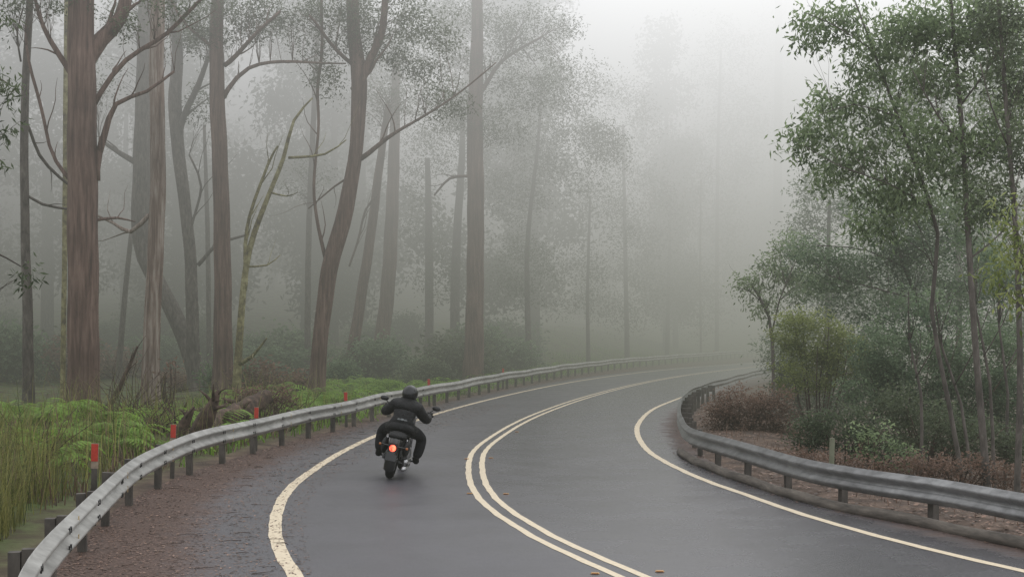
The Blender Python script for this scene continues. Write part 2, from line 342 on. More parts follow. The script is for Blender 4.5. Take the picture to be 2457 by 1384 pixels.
# ---------------------------------------------------------------- foliage tools
def leafgeo(centers,L_,W_,droop=.6,spread=None,tint=None):
    n=len(centers); d=rng.normal(size=(n,3)); d[:,2]=d[:,2]*.6-droop; d/=np.linalg.norm(d,axis=1)[:,None]
    w=np.cross(d,rng.normal(size=(n,3))); w/=np.linalg.norm(w,axis=1)[:,None]
    l=(L_*rng.uniform(.6,1.25,n))[:,None]; ww=(W_*rng.uniform(.7,1.2,n))[:,None]
    c=centers; nrm=np.cross(d,w)
    v=np.stack([c,c+d*l*.45+w*ww+nrm*l*.05,c+d*l,c+d*l*.45-w*ww+nrm*l*.05],1).reshape(-1,3)
    q=np.arange(4*n).reshape(n,4); t=np.repeat(np.clip((tint if tint is not None else rng.uniform(0,1,n)),0,1),4)
    return v,q,t
def ell_clusters(ells,per,rc,gap=.35):
    LC=[];TT=[];CC=[]
    for (cx,cy,cz,rx,ry,rz,n) in ells:
        p=rng.normal(size=(n*2,3)); p/=np.linalg.norm(p,axis=1)[:,None]; p*=rng.uniform(.15,1,(len(p),1))**.45*rng.uniform(.8,1.18,(len(p),1))
        f=np.sin(p[:,0]*5+cx*3)*np.sin(p[:,1]*4.3+cy)*1+np.sin(p[:,2]*5.5+cz*2+p[:,0]*3)
        p=p[f>-gap*2][:n]
        c=p*np.array([rx,ry,rz])+np.array([cx,cy,cz]); CC.append(c)
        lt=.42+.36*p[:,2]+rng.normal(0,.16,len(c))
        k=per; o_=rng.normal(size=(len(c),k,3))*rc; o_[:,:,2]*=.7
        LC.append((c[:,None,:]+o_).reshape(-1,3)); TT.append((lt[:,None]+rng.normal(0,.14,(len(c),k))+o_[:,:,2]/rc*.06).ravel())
    return np.concatenate(LC),np.concatenate(TT),np.concatenate(CC)
def catm(pts,step):
    out=[]; n=len(pts)
    for i in range(n-1):
        p0=pts[max(i-1,0)];p1=pts[i];p2=pts[i+1];p3=pts[min(i+2,n-1)]
        k=max(2,int((Vector(p2[:3])-Vector(p1[:3])).length/step))
        for j in range(k):
            t=j/k; out.append(tuple(.5*((2*p1[a])+(-p0[a]+p2[a])*t+(2*p0[a]-5*p1[a]+4*p2[a]-p3[a])*t*t+(-p0[a]+3*p1[a]-3*p2[a]+p3[a])*t**3) for a in range(4)))
    out.append(tuple(pts[-1])); return out
def pl(pts,d,drift=0,base=False):
    out=[];n=len(pts)
    for i,(x,y,w) in enumerate(pts):
        dd=d+drift*i/max(1,n-1); v=P(x,y,dd); out.append([v.x,v.y,v.z,w/2/F*dd])
    if base:
        g=gzf(out[0][0],out[0][1])-.25
        if out[0][2]>g: out.insert(0,[out[0][0],out[0][1],g,out[0][3]*1.15])
    return out
DM=2.6
def tree(label,d,trunk,limbs=(),bark='red_bark',crown=(),leaf='leaf_euc',lp=12,per=14,dens=1.0,group=None,name='eucalypt_tree',wid=.30,droop=.6,twigs=60,rc=None,sub=True,cat='tree'):
    tp=pl(trunk,d,0,True); org=Vector(tp[0][:3]); org.z=gzf(org.x,org.y)
    root=empty(name,org,label,cat,group)
    if d>60: lp=min(lp,8); per=22; dens*=.62; rc=(rc or 16/F*d)
    elif d>40: lp=min(lp,10); per=18; dens*=.75; rc=(rc or 15/F*d)
    if d>70: twigs=0
    big=tp[1][3]>.12
    sk=catm(tp,.45 if big else .6)
    def rel(ps): return [Vector(p[:3])-org for p in ps]
    rad=[p[3] for p in sk]
    if big:
        for i in range(len(rad)):
            hgt=sk[i][2]-org.z; rad[i]*=.87*(1+.22*math.exp(-max(0,hgt+.2)*1.2))
    mb=MB(); mb.tube(rel(sk),rad,20 if big else 10,rough=.06 if big else .06,seed=d+trunk[0][0]); mb.build('trunk',M[bark],root)
    skel=list(sk); twmb=MB(); ntw=0
    for li in limbs:
        lp_=pl(li,d,random.uniform(-1.5,1.5)); s=catm(lp_,.35)
        ph=random.uniform(0,6); s=[(a+.7*r_*math.sin(i*.8+ph),b_,c_+.7*r_*math.cos(i*.6+ph),r_*.85) for i,(a,b_,c_,r_) in enumerate(s)]
        mb=MB(); mb.tube(rel(s),[p[3] for p in s],8,rough=.1,seed=ph); mb.build('limb',M[bark],root); skel+=s
        if sub:
            for i in range(2,len(s)-1,max(2,len(s)//8)):
                if random.random()<.85:
                    q=Vector(s[i][:3]); t=(Vector(s[i+1][:3])-q).normalized(); dr=(t+Vector((random.uniform(-1,1),random.uniform(-.5,.5),random.uniform(-.5,1)))*.9).normalized()
                    ln=random.uniform(.5,1.9)*d/45; r0=s[i][3]*.45; a=[q]
                    for k in range(5): dr=(dr+Vector((random.uniform(-.3,.3),random.uniform(-.3,.3),random.uniform(-.2,.3)))).normalized(); a.append(a[-1]+dr*ln/5)
                    twmb.tube([v-org for v in a],[r0*(1-.16*k) for k in range(6)],5); ntw+=1
    if crown:
        L_=lp/F*d; ells=[]
        for c in crown:
            cx,cy,rx,ry=c[:4]; dd=c[4] if len(c)>4 else d; v=P(cx,cy,dd); k=dd/F
            n=int(math.pi*rx*ry/ (lp*lp*.5*per) *dens*1.6*DM); ells.append((v.x,v.y,v.z,rx*k,(rx+ry)/2*k*.8,ry*k,max(3,n)))
        lc,tt,cc=ell_clusters(ells,per,rc or L_*1.15)
        if d>60: tt=.5+(tt-.45)*.5
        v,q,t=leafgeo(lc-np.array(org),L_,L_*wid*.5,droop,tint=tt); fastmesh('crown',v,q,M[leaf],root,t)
        S=np.array([p[:3] for p in skel]); sel=rng.permutation(len(cc))[:twigs]
        for i in sel:
            c=cc[i]; dv=np.linalg.norm((S-c)*np.array([1,1,.8])+np.array([0,0,.6]),axis=1); j=int(np.argmin(dv)); a=Vector(S[j]); b_=Vector(c)
            ln=(b_-a).length
            if ln>3.2*d/25: continue
            mid_=a.lerp(b_,.5)+Vector((random.uniform(-.1,.1),random.uniform(-.1,.1),.12))*ln
            m1=a.lerp(mid_,.5)+Vector((random.uniform(-.05,.05),0,.03))*ln; m2=mid_.lerp(b_,.5)+Vector((random.uniform(-.05,.05),0,.04))*ln
            r0=min(skel[j][3]*.5,.004*ln+.003*d/25)
            twmb.tube([p-org for p in (a,m1,mid_,m2,b_)],[r0,r0*.8,r0*.62,r0*.45,r0*.25],5); ntw+=1
    if ntw: twmb.build('twigs',M[bark],root)
    return root
# ---- left trees
tree('huge red brown eucalypt trunk forking near the top, widest tree on the left',37,[(200,1025,94),(200,900,84),(200,600,82),(198,300,78),(196,100,72),(195,-90,64)],
 [[(215,180,52),(240,110,46),(275,50,40),(320,-50,32)],[(172,430,13),(120,350,10),(78,180,9),(60,60,6)],[(172,190,18),(125,95,14),(95,30,11),(70,-50,8)],[(230,425,24),(255,330,20),(275,255,14),(350,222,10),(420,170,7)],[(230,250,17),(300,150,14),(400,80,12),(490,-10,9)],[(230,530,9),(280,522,7),(325,531,3)]],'red_bark',[(120,-10,130,60),(420,10,80,50),(300,60,50,40)],dens=.7)
tree('slim pale grey trunk near the left edge of the forest',38,[(68,975,32),(66,750,28),(60,560,24),(58,300,22),(65,120,20),(75,-60,18)],[[(60,290,8),(95,370,9),(165,440,8)],[(62,470,7),(100,490,8),(165,500,6)],[(52,150,6),(40,80,5),(55,20,4)]],'grey_bark',[(30,30,60,50)],dens=.5)
tree('very thin pale stem hugging the left side of the huge trunk',43,[(150,960,13),(155,600,12),(158,200,12),(160,-60,10)],[],'moss_bark')
tree('pale streaked eucalypt trunk just right of the huge trunk',42,[(365,1000,52),(362,860,46),(372,650,44),(380,430,42),(376,150,40),(382,-80,36)],[[(360,520,14),(310,560,12),(270,535,8),(235,515,6)]],'pale_bark',[(380,-10,60,40)],dens=.4)
tree('misty crooked eucalypt bending behind the pale streaked trunk',56,[(495,975,52),(440,800,46),(380,680,44),(340,580,50),(340,400,48),(345,150,40),(350,-80,36)],[[(338,400,18),(290,365,14),(240,330,8)]],'grey_bark',[(310,40,90,60),(250,180,50,60)],dens=.6)
tree('misty grey trunk with twin upper forks left of the reddish trunk',54,[(468,970,40),(462,800,36),(455,600,32),(430,380,34),(420,250,36),(425,100,28),(400,-60,24)],[[(435,320,20),(470,210,16),(510,120,10)],[(475,640,12),(520,585,10),(600,560,6)],[(458,560,8),(480,450,7),(455,370,5)]],'grey_bark',[(440,60,90,80),(500,60,70,60),(480,250,40,60)],dens=1.0)
tree('straight reddish eucalypt trunk, limbs reaching right at its top',48,[(535,960,58),(535,700,48),(530,450,44),(522,250,42),(520,80,36),(525,-80,30)],[[(535,230,15),(600,165,11),(700,150,8),(830,152,4)],[(535,160,14),(600,95,11),(670,30,8)],[(515,120,10),(450,60,8),(400,-20,5)]],'red_bark',[(560,40,120,70),(640,40,100,70),(470,90,40,50)],dens=1.2)
tree('crooked yellow mossy tree with bare bent branches',44,[(566,950,24),(580,740,18),(598,600,16),(640,480,13),(680,380,11),(705,290,8),(750,235,4)],[[(583,700,13),(600,520,10),(640,400,8),(668,350,5)],[(690,380,8),(780,368,6),(832,335,3)],[(572,870,15),(610,852,10),(640,812,4)],[(592,640,6),(640,638,5),(672,612,2)],[(650,460,6),(690,470,4),(715,462,2)]],'moss_bark')
tree('leaning dark eucalypt rising above the rider, long limb sweeping right',48,[(757,970,48),(768,820,42),(790,650,46),(830,500,44),(855,350,38),(862,200,44),(850,80,36),(842,-80,32)],[[(862,385,15),(930,328,11),(1020,278,7),(1110,218,5),(1190,150,3)],[(865,230,28),(905,100,22),(935,-50,16)],[(785,620,12),(756,520,9),(760,350,8),(768,150,9),(775,-40,8)],[(845,150,12),(790,100,10),(740,40,7)],[(850,420,7),(800,450,5),(740,500,3)]],'red_bark',[(800,60,130,90),(920,50,150,90),(1010,120,110,80),(780,190,50,50),(1060,240,70,50)],dens=1.35)
tree('faint slender trunk behind the leaning tree',68,[(738,940,18),(740,600,16),(752,300,15),(768,-40,12)],[],'grey_bark',[(700,60,90,70),(730,420,70,60)],dens=.6)
tree('faint leaning trunk right of the dark leaning tree',66,[(832,935,32),(862,740,30),(890,560,26),(910,400,22),(932,250,16)],[[(840,640,6),(880,500,6),(905,470,4)]],'red_bark',[(930,240,90,80)],dens=.9)
tree('faint reddish trunk rising behind the rider',74,[(905,910,44),(930,700,40),(940,520,36),(946,350,30),(950,150,20)],[],'red_bark',[(960,170,110,110),(1020,60,120,80)],dens=1.0)
tree('dark tall straight trunk standing alone near the middle',64,[(1135,905,56),(1140,700,48),(1142,480,46),(1140,300,44),(1145,100,34),(1145,-80,28)],[[(1145,240,14),(1200,150,10),(1300,90,6)],[(1135,420,9),(1080,430,8),(1040,470,5)]],'red_bark',[(1150,90,150,110),(1260,170,120,120),(1090,250,90,70),(1300,60,100,50),(1200,300,80,60)],dens=1.2)
tree('thin misty trunk left of the dark tall middle trunk',80,[(1090,890,28),(1095,600,24),(1108,380,18),(1110,250,10)],[],'grey_bark',[(1110,330,90,110),(1060,640,60,100)],dens=1.0)
tree('misty trunk between the reddish and dark middle trunks',82,[(1030,890,26),(1030,600,22),(1026,380,14)],[],'grey_bark',[(1030,380,80,110),(1010,520,60,70)],dens=1.0)
tree('misty broad crowned tree right of the dark middle trunk',78,[(1270,880,18),(1265,600,13),(1290,350,9),(1300,200,6)],[],'grey_bark',[(1280,270,120,130),(1390,370,120,90),(1380,200,90,70),(1240,450,90,90),(1440,330,60,60),(1260,640,80,110)],dens=1.4)
tree('faint thin dead trunk far down the verge',94,[(1412,868,11),(1410,700,9),(1416,470,6)],[],'grey_bark',[(1440,520,90,140),(1380,680,70,90)],dens=1.1)
tree('soft misty tree at the left of the bright gap',106,[(1505,860,14),(1500,600,11),(1495,300,7)],[],'grey_bark',[(1480,300,100,130),(1540,500,90,130),(1490,700,110,100)],dens=1.3)
tree('very faint rounded tree just over the far road end',119,[(1600,855,12),(1605,650,9),(1610,450,5)],[],'grey_bark',[(1610,450,90,130),(1590,650,100,130),(1660,720,70,90)],dens=1.3)
tree('thin leaning pole tree in mist between first big trunks',60,[(282,940,16),(295,760,13),(315,560,11)],[],'grey_bark')
tree('slim misty stem just left of the reddish trunk',64,[(502,960,15),(500,700,13),(497,520,12),(490,300,8)],[],'grey_bark')
tree('far tall ghostly trunk high at right of the gap',158,[(1862,830,26),(1866,400,24),(1868,100,20),(1868,-60,18)],[],'grey_bark',[(1850,260,60,200),(1880,60,80,90),(1850,600,80,150)],dens=.9)
tree('ghostly tall tree in the bright mist above the road',135,[(1720,845,12),(1722,400,9),(1730,120,6)],[],'grey_bark',[(1740,150,90,120),(1720,420,90,170),(1700,640,90,150),(1780,330,70,120)],dens=1.3)
tree('thin white stem in mist above the far road end',121,[(1682,850,6),(1680,650,5),(1682,430,4)],[],'pale_bark')
tree('near eucalypt at the left edge, sprays of dark leaves hanging in',20,[(-90,1230,90),(-90,700,80),(-85,200,70),(-80,-100,60)],[[(-80,200,14),(-30,180,9),(30,210,4)],[(-85,600,10),(-30,600,7),(50,640,3)],[(-82,380,9),(-30,330,6),(15,330,3)]],'grey_bark',[(0,220,45,75),(12,300,30,40),(62,650,26,42),(5,395,14,16),(5,60,8,60)],lp=24,per=9,dens=1.2,wid=.24,droop=1.0,twigs=14,rc=.10)
# ---- right trees
tree('slender tall tree on the right with feathery drooping fresh leaves',24,[(2368,1160,19),(2346,900,16),(2325,600,13),(2308,300,11),(2285,50,9),(2275,-80,7)],[[(2330,620,6),(2400,560,5),(2457,470,3)],[(2310,350,6),(2250,280,5),(2190,170,3)],[(2305,250,6),(2380,150,4),(2440,40,3)]],'grey_bark',
 [(2280,60,130,80),(2400,90,90,110),(2250,190,100,60),(2400,300,80,90),(2300,380,70,80),(2220,330,70,50),(2440,210,40,60),(2180,60,70,60),(2340,500,60,60)],'leaf_right',lp=18,per=20,dens=2.5,droop=.9,twigs=60,name='roadside_tree',rc=.19,wid=.33)
tree('leaning leafy tree reaching left over the right hand verge',25,[(2312,1165,13),(2275,960,11),(2235,740,10),(2250,560,9),(2190,380,8),(2110,160,6),(2050,0,4)],[[(2235,500,5),(2130,440,4),(2020,400,3),(1930,350,2)],[(2150,280,4),(2050,250,3),(1960,280,2)],[(2090,120,3),(2000,60,3),(1930,30,2)]],'grey_bark',
 [(2000,45,90,45),(1950,85,50,30),(2120,110,90,60),(2010,250,80,40),(1960,310,65,45),(2060,370,90,50),(1925,345,45,40),(2150,270,80,60),(1990,440,45,40),(2110,450,80,50),(2190,480,60,50),(2080,180,60,40),(2100,540,70,40),(2200,400,60,50)],'leaf_right',lp=19,per=18,dens=2.4,droop=1.1,twigs=60,name='roadside_tree',rc=.17,wid=.32)
tree('tree at right edge with dense dark green upper crown',22,[(2440,1200,17),(2448,900,15),(2440,600,13),(2418,300,10),(2395,0,8)],[[(2420,350,5),(2380,260,4),(2350,150,3)]],'grey_bark',[(2400,40,80,80),(2440,160,60,80),(2450,330,40,110),(2380,470,60,60)],'leaf_euc',lp=18,per=15,dens=1.8,droop=.8,twigs=30,name='roadside_tree',rc=.15)
tree('yellow green sapling at the right edge of the picture',18,[(2480,1240,16),(2475,900,13),(2460,650,10),(2430,520,5)],[],'grey_bark',[(2430,540,60,60),(2410,640,50,60),(2445,720,40,40)],'leaf_yellow',lp=22,per=12,dens=1.5,droop=1.0,twigs=20,name='roadside_sapling',rc=.13)
tree('soft grey green wattle tree behind the leaning leafy tree',33,[(2290,1080,12),(2250,850,10),(2170,640,8),(2130,500,6)],[[(2200,720,5),(2090,690,4),(1990,660,3)],[(2170,640,5),(2080,600,4),(1960,590,3)]],'grey_bark',
 [(2150,560,110,80),(2060,640,110,60),(1960,610,80,50),(2210,640,80,80),(2250,520,90,90),(2110,490,80,60),(2000,700,80,45),(2120,740,100,50),(2280,720,90,70),(2380,650,60,80),(2400,780,70,70)],'leaf_wattle',lp=12,per=22,dens=2.0,droop=.4,twigs=50,name='wattle_tree',wid=.28,rc=.18)
tree('misty light green sapling at the left end of the right hand trees',38,[(1852,1075,11),(1856,900,9),(1845,760,7),(1800,680,5)],[[(1850,800,5),(1870,720,4),(1900,650,3)],[(1840,740,4),(1800,700,3),(1770,690,2)]],'grey_bark',[(1800,685,45,40),(1860,650,50,45),(1900,600,60,45),(1920,680,70,50),(1840,740,40,35)],'leaf_right',lp=12,per=16,dens=1.5,droop=.7,twigs=30,name='roadside_sapling')
tree('hazy tree standing behind the right hand sapling',52,[(1990,1000,16),(1985,750,12),(1990,480,8)],[],'grey_bark',[(1980,480,80,90),(2050,330,120,110),(1960,720,80,110),(1930,560,50,80),(2100,700,120,110),(1900,850,80,90)],'leaf_wattle',lp=10,per=18,dens=2.0,droop=.5,twigs=0,name='wattle_tree')
tree('hazy tall tree filling the background at far right',47,[(2300,1040,20),(2300,700,16),(2290,300,10)],[],'grey_bark',[(2300,300,170,160),(2400,560,120,170),(2260,640,150,130),(2420,150,100,150),(2150,200,100,110)],'leaf_wattle',lp=10,per=18,dens=2.0,droop=.5,twigs=0,name='eucalypt_tree')
for i,(a,b_,lab) in enumerate([((2385,1150),(2330,560),'thin bare stem beside the slender tall tree'),((2210,1110),(2180,700),'thin stem rising out of the dark bushes'),((2330,1150),(2240,700),'thin leaning stem among the right hand trees'),((2410,1160),(2400,620),'thin upright stem close to the right edge')]):
    tree(lab,25+i,[(a[0],a[1],9),((a[0]*.6+b_[0]*.4)+12,(a[1]*.6+b_[1]*.4),7),((a[0]*.3+b_[0]*.7)-6,(a[1]*.3+b_[1]*.7),5),(b_[0],b_[1],3)],[[((a[0]+b_[0])/2+3,(a[1]+b_[1])/2,4),((a[0]+b_[0])/2+50,(a[1]+b_[1])/2-80,3),((a[0]+b_[0])/2+90,(a[1]+b_[1])/2-190,2)]],'grey_bark',[(b_[0],b_[1]+40,50,60)],'leaf_wattle',lp=14,per=12,dens=.9,name='roadside_sapling',twigs=15)
# ---- shrubs
def shrub(label,d,ells,leaf,lp=12,per=14,dens=1.3,wid=.42,droop=.0,group=None,name='shrub',rc=None,stems=14,bark='dead_wood'):
    x0,y0=ells[0][0],ells[0][1]; v=P(x0,y0,d); org=Vector((v.x,v.y,gzf(v.x,v.y))); root=empty(name,org,label,'bush' if name=='shrub' else name.replace('_',' '),group)
    L_=lp/F*d; E=[]
    for (cx,cy,rx,ry) in ells:
        v=P(cx,cy,d); k=d/F; n=int(math.pi*rx*ry/(lp*lp*.5*per)*dens*1.6*2.6); E.append((v.x,v.y,v.z,rx*k,(rx+ry)/2*k*.8,ry*k,max(3,n)))
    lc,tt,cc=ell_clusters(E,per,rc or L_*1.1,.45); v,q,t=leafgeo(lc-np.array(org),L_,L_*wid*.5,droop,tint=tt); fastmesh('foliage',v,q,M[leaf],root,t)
    mb=MB()
    for i in rng.permutation(len(cc))[:stems]:
        b_=Vector(cc[i])-org; a=Vector((b_.x*.25,b_.y*.25,-.1)); m_=a.lerp(b_,.5)+Vector((random.uniform(-.15,.15),0,.1)); r0=.004*d/12
        mb.tube([a,m_,b_],[r0*2,r0*1.4,r0*.5],5)
    mb.build('stems',M[bark],root); return root
shrub('rounded yellow green bush at the left of the right hand thicket',35,[(1960,820,85,75),(1900,800,50,60),(2030,860,70,60),(1940,900,80,60)],'leaf_yellow',lp=8,per=22,dens=1.7)
shrub('rusty brown dry bush beside the curved guard rail end',33,[(1780,975,85,48),(1850,985,65,60),(1735,1000,48,45),(1800,1040,95,40),(1900,1060,80,35)],'leaf_brown',lp=8,per=18,dens=1.7)
shrub('olive green scrub behind the right guard rail, left part',27,[(2020,1030,100,60),(2100,1060,70,50),(1940,1040,50,50)],'leaf_dark',lp=10,per=18,dens=1.7)
shrub('bright green low bush beside the wooden stake',25,[(2090,1060,60,45),(2160,1090,60,35)],'leaf_right',lp=12,per=14,dens=.8)
shrub('large green thicket filling the right verge',32,[(2200,900,130,120),(2350,880,130,130),(2120,850,90,80),(2440,960,80,130),(2280,1020,120,80),(2080,950,80,70)],'leaf_wattle',lp=9,per=20,dens=1.9,stems=30)
shrub('dark green thicket low in front of the large one',28,[(2230,1030,110,70),(2360,1060,90,60),(2150,980,60,60),(2440,1080,60,60)],'leaf_euc',lp=10,per=16,dens=1.4,stems=30)
shrub('misty green thicket behind the yellow green bush',42,[(1950,950,110,90),(2060,880,100,100),(1900,880,60,60)],'leaf_euc',lp=9,per=18,dens=1.5)
shrub('low brown dry scrub under the trees at far right',24,[(2300,1130,120,40),(2430,1150,60,40),(2180,1120,60,32)],'leaf_brown',lp=10,per=14,dens=1.3)
shrub('dry brown scrub low behind the middle of the right rail',24,[(2000,1110,90,26),(1900,1090,60,24),(2090,1125,60,24)],'leaf_brown',lp=10,per=14,dens=1.1)
# wooden stake on right
v=P(1995,1100,22.6); mb=MB(); mb.box((0,0,.25),(.07,.07,.9),Matrix.Rotation(.03,3,'Y')); o=mb.build('wooden_stake',M['stake']); o.location=(v.x,22.6,-.1); tag(o,'short pale green wooden stake behind the right guard rail','stake')
# understorey shrubs, left
protos=[]
def shrub_proto(seedx,leaf,nm,label,grp):
    root=empty(nm,(0,0,0),label,'bush',grp); E=[(random.uniform(-.6,.6),random.uniform(-.5,.5),random.uniform(.3,.9),.7,.6,.45,26) for _ in range(6)]
    lc,tt,cc=ell_clusters(E,18,.16,.4); v,q,t=leafgeo(lc,.15,.035,.1,tint=tt); fastmesh('foliage',v,q,M[leaf],root,t)
    mb=MB()
    for c in cc[:16]: mb.tube([(c[0]*.2,c[1]*.2,-.3),(c[0]*.6,c[1]*.6,c[2]*.6),tuple(c)],[.02,.014,.005],5)
    mb.build('stems',M['dead_wood'],root); return root
lab=['bushy pale understorey shrub among the misty trunks','bushy olive understorey shrub among the misty trunks','brown dry understorey shrub among the misty trunks']
for k,lf in enumerate(['leaf_wattle','leaf_euc','leaf_brown']): protos.append(shrub_proto(k,lf,'understorey_shrub',lab[k],['pale shrubs under the trees','olive shrubs under the trees','brown shrubs under the trees'][k]))
used=set()
for i in range(56):
    d=random.uniform(48,100); px=random.uniform(-20,1500)
    X=(px-CX)/F*d
    if X>float(XL(d))-3.0: X=float(XL(d))-3.0-random.uniform(0,5)
    k=random.choice([0,0,0,1,1,2]); o=protos[k] if k not in used else copy_tree(protos[k]); used.add(k)
    s=random.uniform(.6,1.2)*(1 if d<65 else 1.7); o.location=(X,d,gzf(X,d)-.1); o.scale=(s*1.2,s,s*random.uniform(.7,1.2)); o.rotation_euler=(0,0,random.uniform(0,6.28))
# far trees
fp=[]
for k in range(4):
    root=empty('distant_tree',(0,0,0),'hazy distant eucalypt fading into the fog behind the bend','tree','distant trees in the fog')
    mb=MB(); hh=24; w=random.uniform(-1,1); mb.tube([(0,0,-1),(w*.4,0,hh*.4),(w,0,hh*.7),(w*1.3,0,hh)],[.36,.26,.16,.05],10,rough=.05); mb.build('trunk',M['grey_bark'],root)
    E=[]
    for _ in range(13):
        z=random.uniform(3,24); a=random.uniform(0,6.28); r_=random.uniform(.5,3.2)*(1-.25*z/24); E.append((w*z/hh+r_*math.cos(a),r_*math.sin(a),z,2.0,1.8,1.7,44))
    lc,tt,cc=ell_clusters(E,20,.5,.4); tt=.5+(tt-.45)*.5; v,q,t=leafgeo(lc,.42,.09,.5,tint=tt); fastmesh('crown',v,q,M['leaf_dark'],root,t); fp.append(root)
i=0
for d in (94,106,120,136,154,176):
    n=9
    for k in range(n):
        px=-50+ (2500/n)*(k+random.random()*.9); X=(px-CX)/F*d
        if px>1480 and d<125: continue
        if X>float(XL(d))-3.5 and X<float(XR(d))+4: continue
        if 1640<px<1860 and random.random()<.5: continue
        o=fp[i%4] if i<4 else copy_tree(fp[i%4]); i+=1; dd=d+random.uniform(-5,5)
        s=random.uniform(.75,1.25)*(1.15 if px<1350 else .85); o.location=(X,dd,gzf(X,dd)-.3); o.scale=(s,s,s*random.uniform(.9,1.25)); o.rotation_euler=(0,0,random.uniform(0,6.28))
# ferns
fr=empty('fern',(0,0,0),'bright green fern clump on the forest floor','fern','fern clumps behind the left guard rail')
vs=[];qs=[];tn=[]
for k in range(13):
    a=k/13*6.28+random.uniform(-.2,.2); ln=random.uniform(.7,1.0); dirv=np.array([math.cos(a),math.sin(a),0]); sd=np.array([-math.sin(a),math.cos(a),0])
    for j in range(16):
        s=(j+1)/17; p=dirv*ln*s+np.array([0,0,.75*ln*(s*1.5-s*s*1.35)]); w=.17*math.sin(math.pi*min(1,s*.95+.08))*ln
        for sg in (-1,1):
            b0=len(vs); tip=p+sd*sg*w+dirv*.03-np.array([0,0,.03]); vs+= [p-dirv*.02,p+dirv*.022,tip+dirv*.012,tip-dirv*.004]; qs.append([b0,b0+1,b0+2,b0+3]); t=random.uniform(.2,1)*.6+.4*s; tn+=[t]*4
fastmesh('fronds',np.array(vs),np.array(qs),M['fern'],fr,tn)
first=True
spots=[(random.uniform(20,34),random.uniform(1.6,7)) for _ in range(50)]+[(random.uniform(34,58),random.uniform(1.0,8)) for _ in range(66)]+[(random.uniform(58,90),random.uniform(1.2,9)) for _ in range(30)]
for (d,a) in spots:
    X=float(XL(d))-a; o=fr if first else copy_tree(fr); first=False
    s=random.uniform(.7,1.45); o.location=(X,d,gzf(X,d)); o.scale=(s,s,s*random.uniform(1.0,1.5)); o.rotation_euler=(random.uniform(-.2,.2),random.uniform(-.2,.2),random.uniform(0,6))
# grass (stuff)
def grass(name,pts,hmin,hmax,w,mat,label):
    n=len(pts); h=rng.uniform(hmin,hmax,n)*rng.uniform(.7,1.1,n); a=rng.uniform(0,6.28,n); bend=rng.uniform(.15,.95,n)*h; b0=np.stack([np.cos(a),np.sin(a),0*a],1); s=np.stack([-np.sin(a),np.cos(a),0*a],1)
    up=np.array([0,0,1.]); ww=(w*rng.uniform(.6,1.3,n))[:,None]
    m1=pts+up*(h*.6)[:,None]+b0*(bend*.3)[:,None]; t=pts+up*(h*(1-.35*bend/h))[:,None]+b0*bend[:,None]
    v=np.stack([pts-s*ww,pts+s*ww,m1+s*ww*.7,m1-s*ww*.7,t+s*ww*.12,t-s*ww*.12],1).reshape(-1,3); i=np.arange(n)*6
    q=np.concatenate([np.stack([i,i+1,i+2,i+3],1),np.stack([i+3,i+2,i+4,i+5],1)]); tt=np.repeat(np.clip(rng.normal(.42,.27,n),0,1),6)
    tag(fastmesh(name,v,q,mat,tint=tt),label,'grass',kind='stuff')
def strip_pts(n,y0,y1,a0,a1,f,side,pw=1.4):
    y=y0+(y1-y0)*rng.uniform(0,1,n)**pw; a=a0+(a1-a0)*rng.uniform(0,1,n); 
    x=f(y)+side*a; cl=np.sin(x*2.1+y*.9)+np.sin(y*1.7-x)+rng.normal(0,.5,n); k=cl>-.6; x=x[k];y=y[k]; return np.stack([x,y,gz(x,y)-.02],1)
grass('tall_grass',np.concatenate([strip_pts(14000,11,22,1.0,4.5,XL,-1),strip_pts(2500,20,42,.8,5,XL,-1)]),.5,1.65,.005,M['grass'],'tall yellowing grass along the verge behind the left guard rail')
grass('tall_stalks',strip_pts(420,14,27,1.2,3.6,XL,-1),1.1,1.9,.004,M['leaf_brown'],'tall dry brown stalks rising above the grass at left')
grass('dry_bracken',strip_pts(4500,18,40,.6,6,XL,-1),.15,.7,.010,M['leaf_brown'],'brown dead bracken and bark debris over the left forest floor')
grass('short_grass',np.concatenate([strip_pts(14000,24,120,.5,8,XL,-1,1.2),strip_pts(4500,70,135,2,14,XL,-1,1)]),.15,.55,.016,M['fern'],'short bright green grass and weeds along the far verge')
grass('verge_weeds',strip_pts(2200,14,45,.5,6,XR,1,1.2),.15,.45,.007,M['leaf_brown'],'sparse dry weeds behind the right guard rail')
# litter (stuff)
def litter(name,n,f,side,a0,a1,y0,y1,label,L_=.036,pw=1.5,z=.005,onground=False):
    y=y0+(y1-y0)*rng.uniform(0,1,n)**pw; a=a0+(a1-a0)*rng.uniform(0,1,n)**(1.0 if onground else 1.5); x=f(y)+side*a; zz=(gz(x,y)+.015) if onground else np.full(n,z)
    c=np.stack([x,y,zz],1); ang=rng.uniform(0,6.28,n); d=np.stack([np.cos(ang),np.sin(ang),rng.uniform(-.05,.25,n)],1); s=np.stack([-np.sin(ang),np.cos(ang),rng.uniform(-.1,.25,n)],1)
    l=(L_*rng.uniform(.5,1.5,n))[:,None]; w=l*rng.uniform(.1,.35,(n,1)); v=np.stack([c,c+d*l*.5+s*w,c+d*l,c+d*l*.5-s*w],1).reshape(-1,3); v[:,2]=np.maximum(v[:,2],z) if not onground else v[:,2]
    tag(fastmesh(name,v,np.arange(4*n).reshape(n,4),M['litter'],tint=np.repeat(rng.uniform(0,1,n)**1.1,4)),label,'leaf litter',kind='stuff')
litter('leaf_litter',22000,XL,1,-.1,2.3,10,45,'reddish brown fallen leaves over the left shoulder')
litter('leaf_litter',5000,XR,-1,-.1,.45,13,45,'fallen leaves along the inside edge of the bend')
litter('leaf_litter',12000,XR,1,.0,4,14,45,'brown leaves on the slope behind the right guard rail',.07,onground=True)
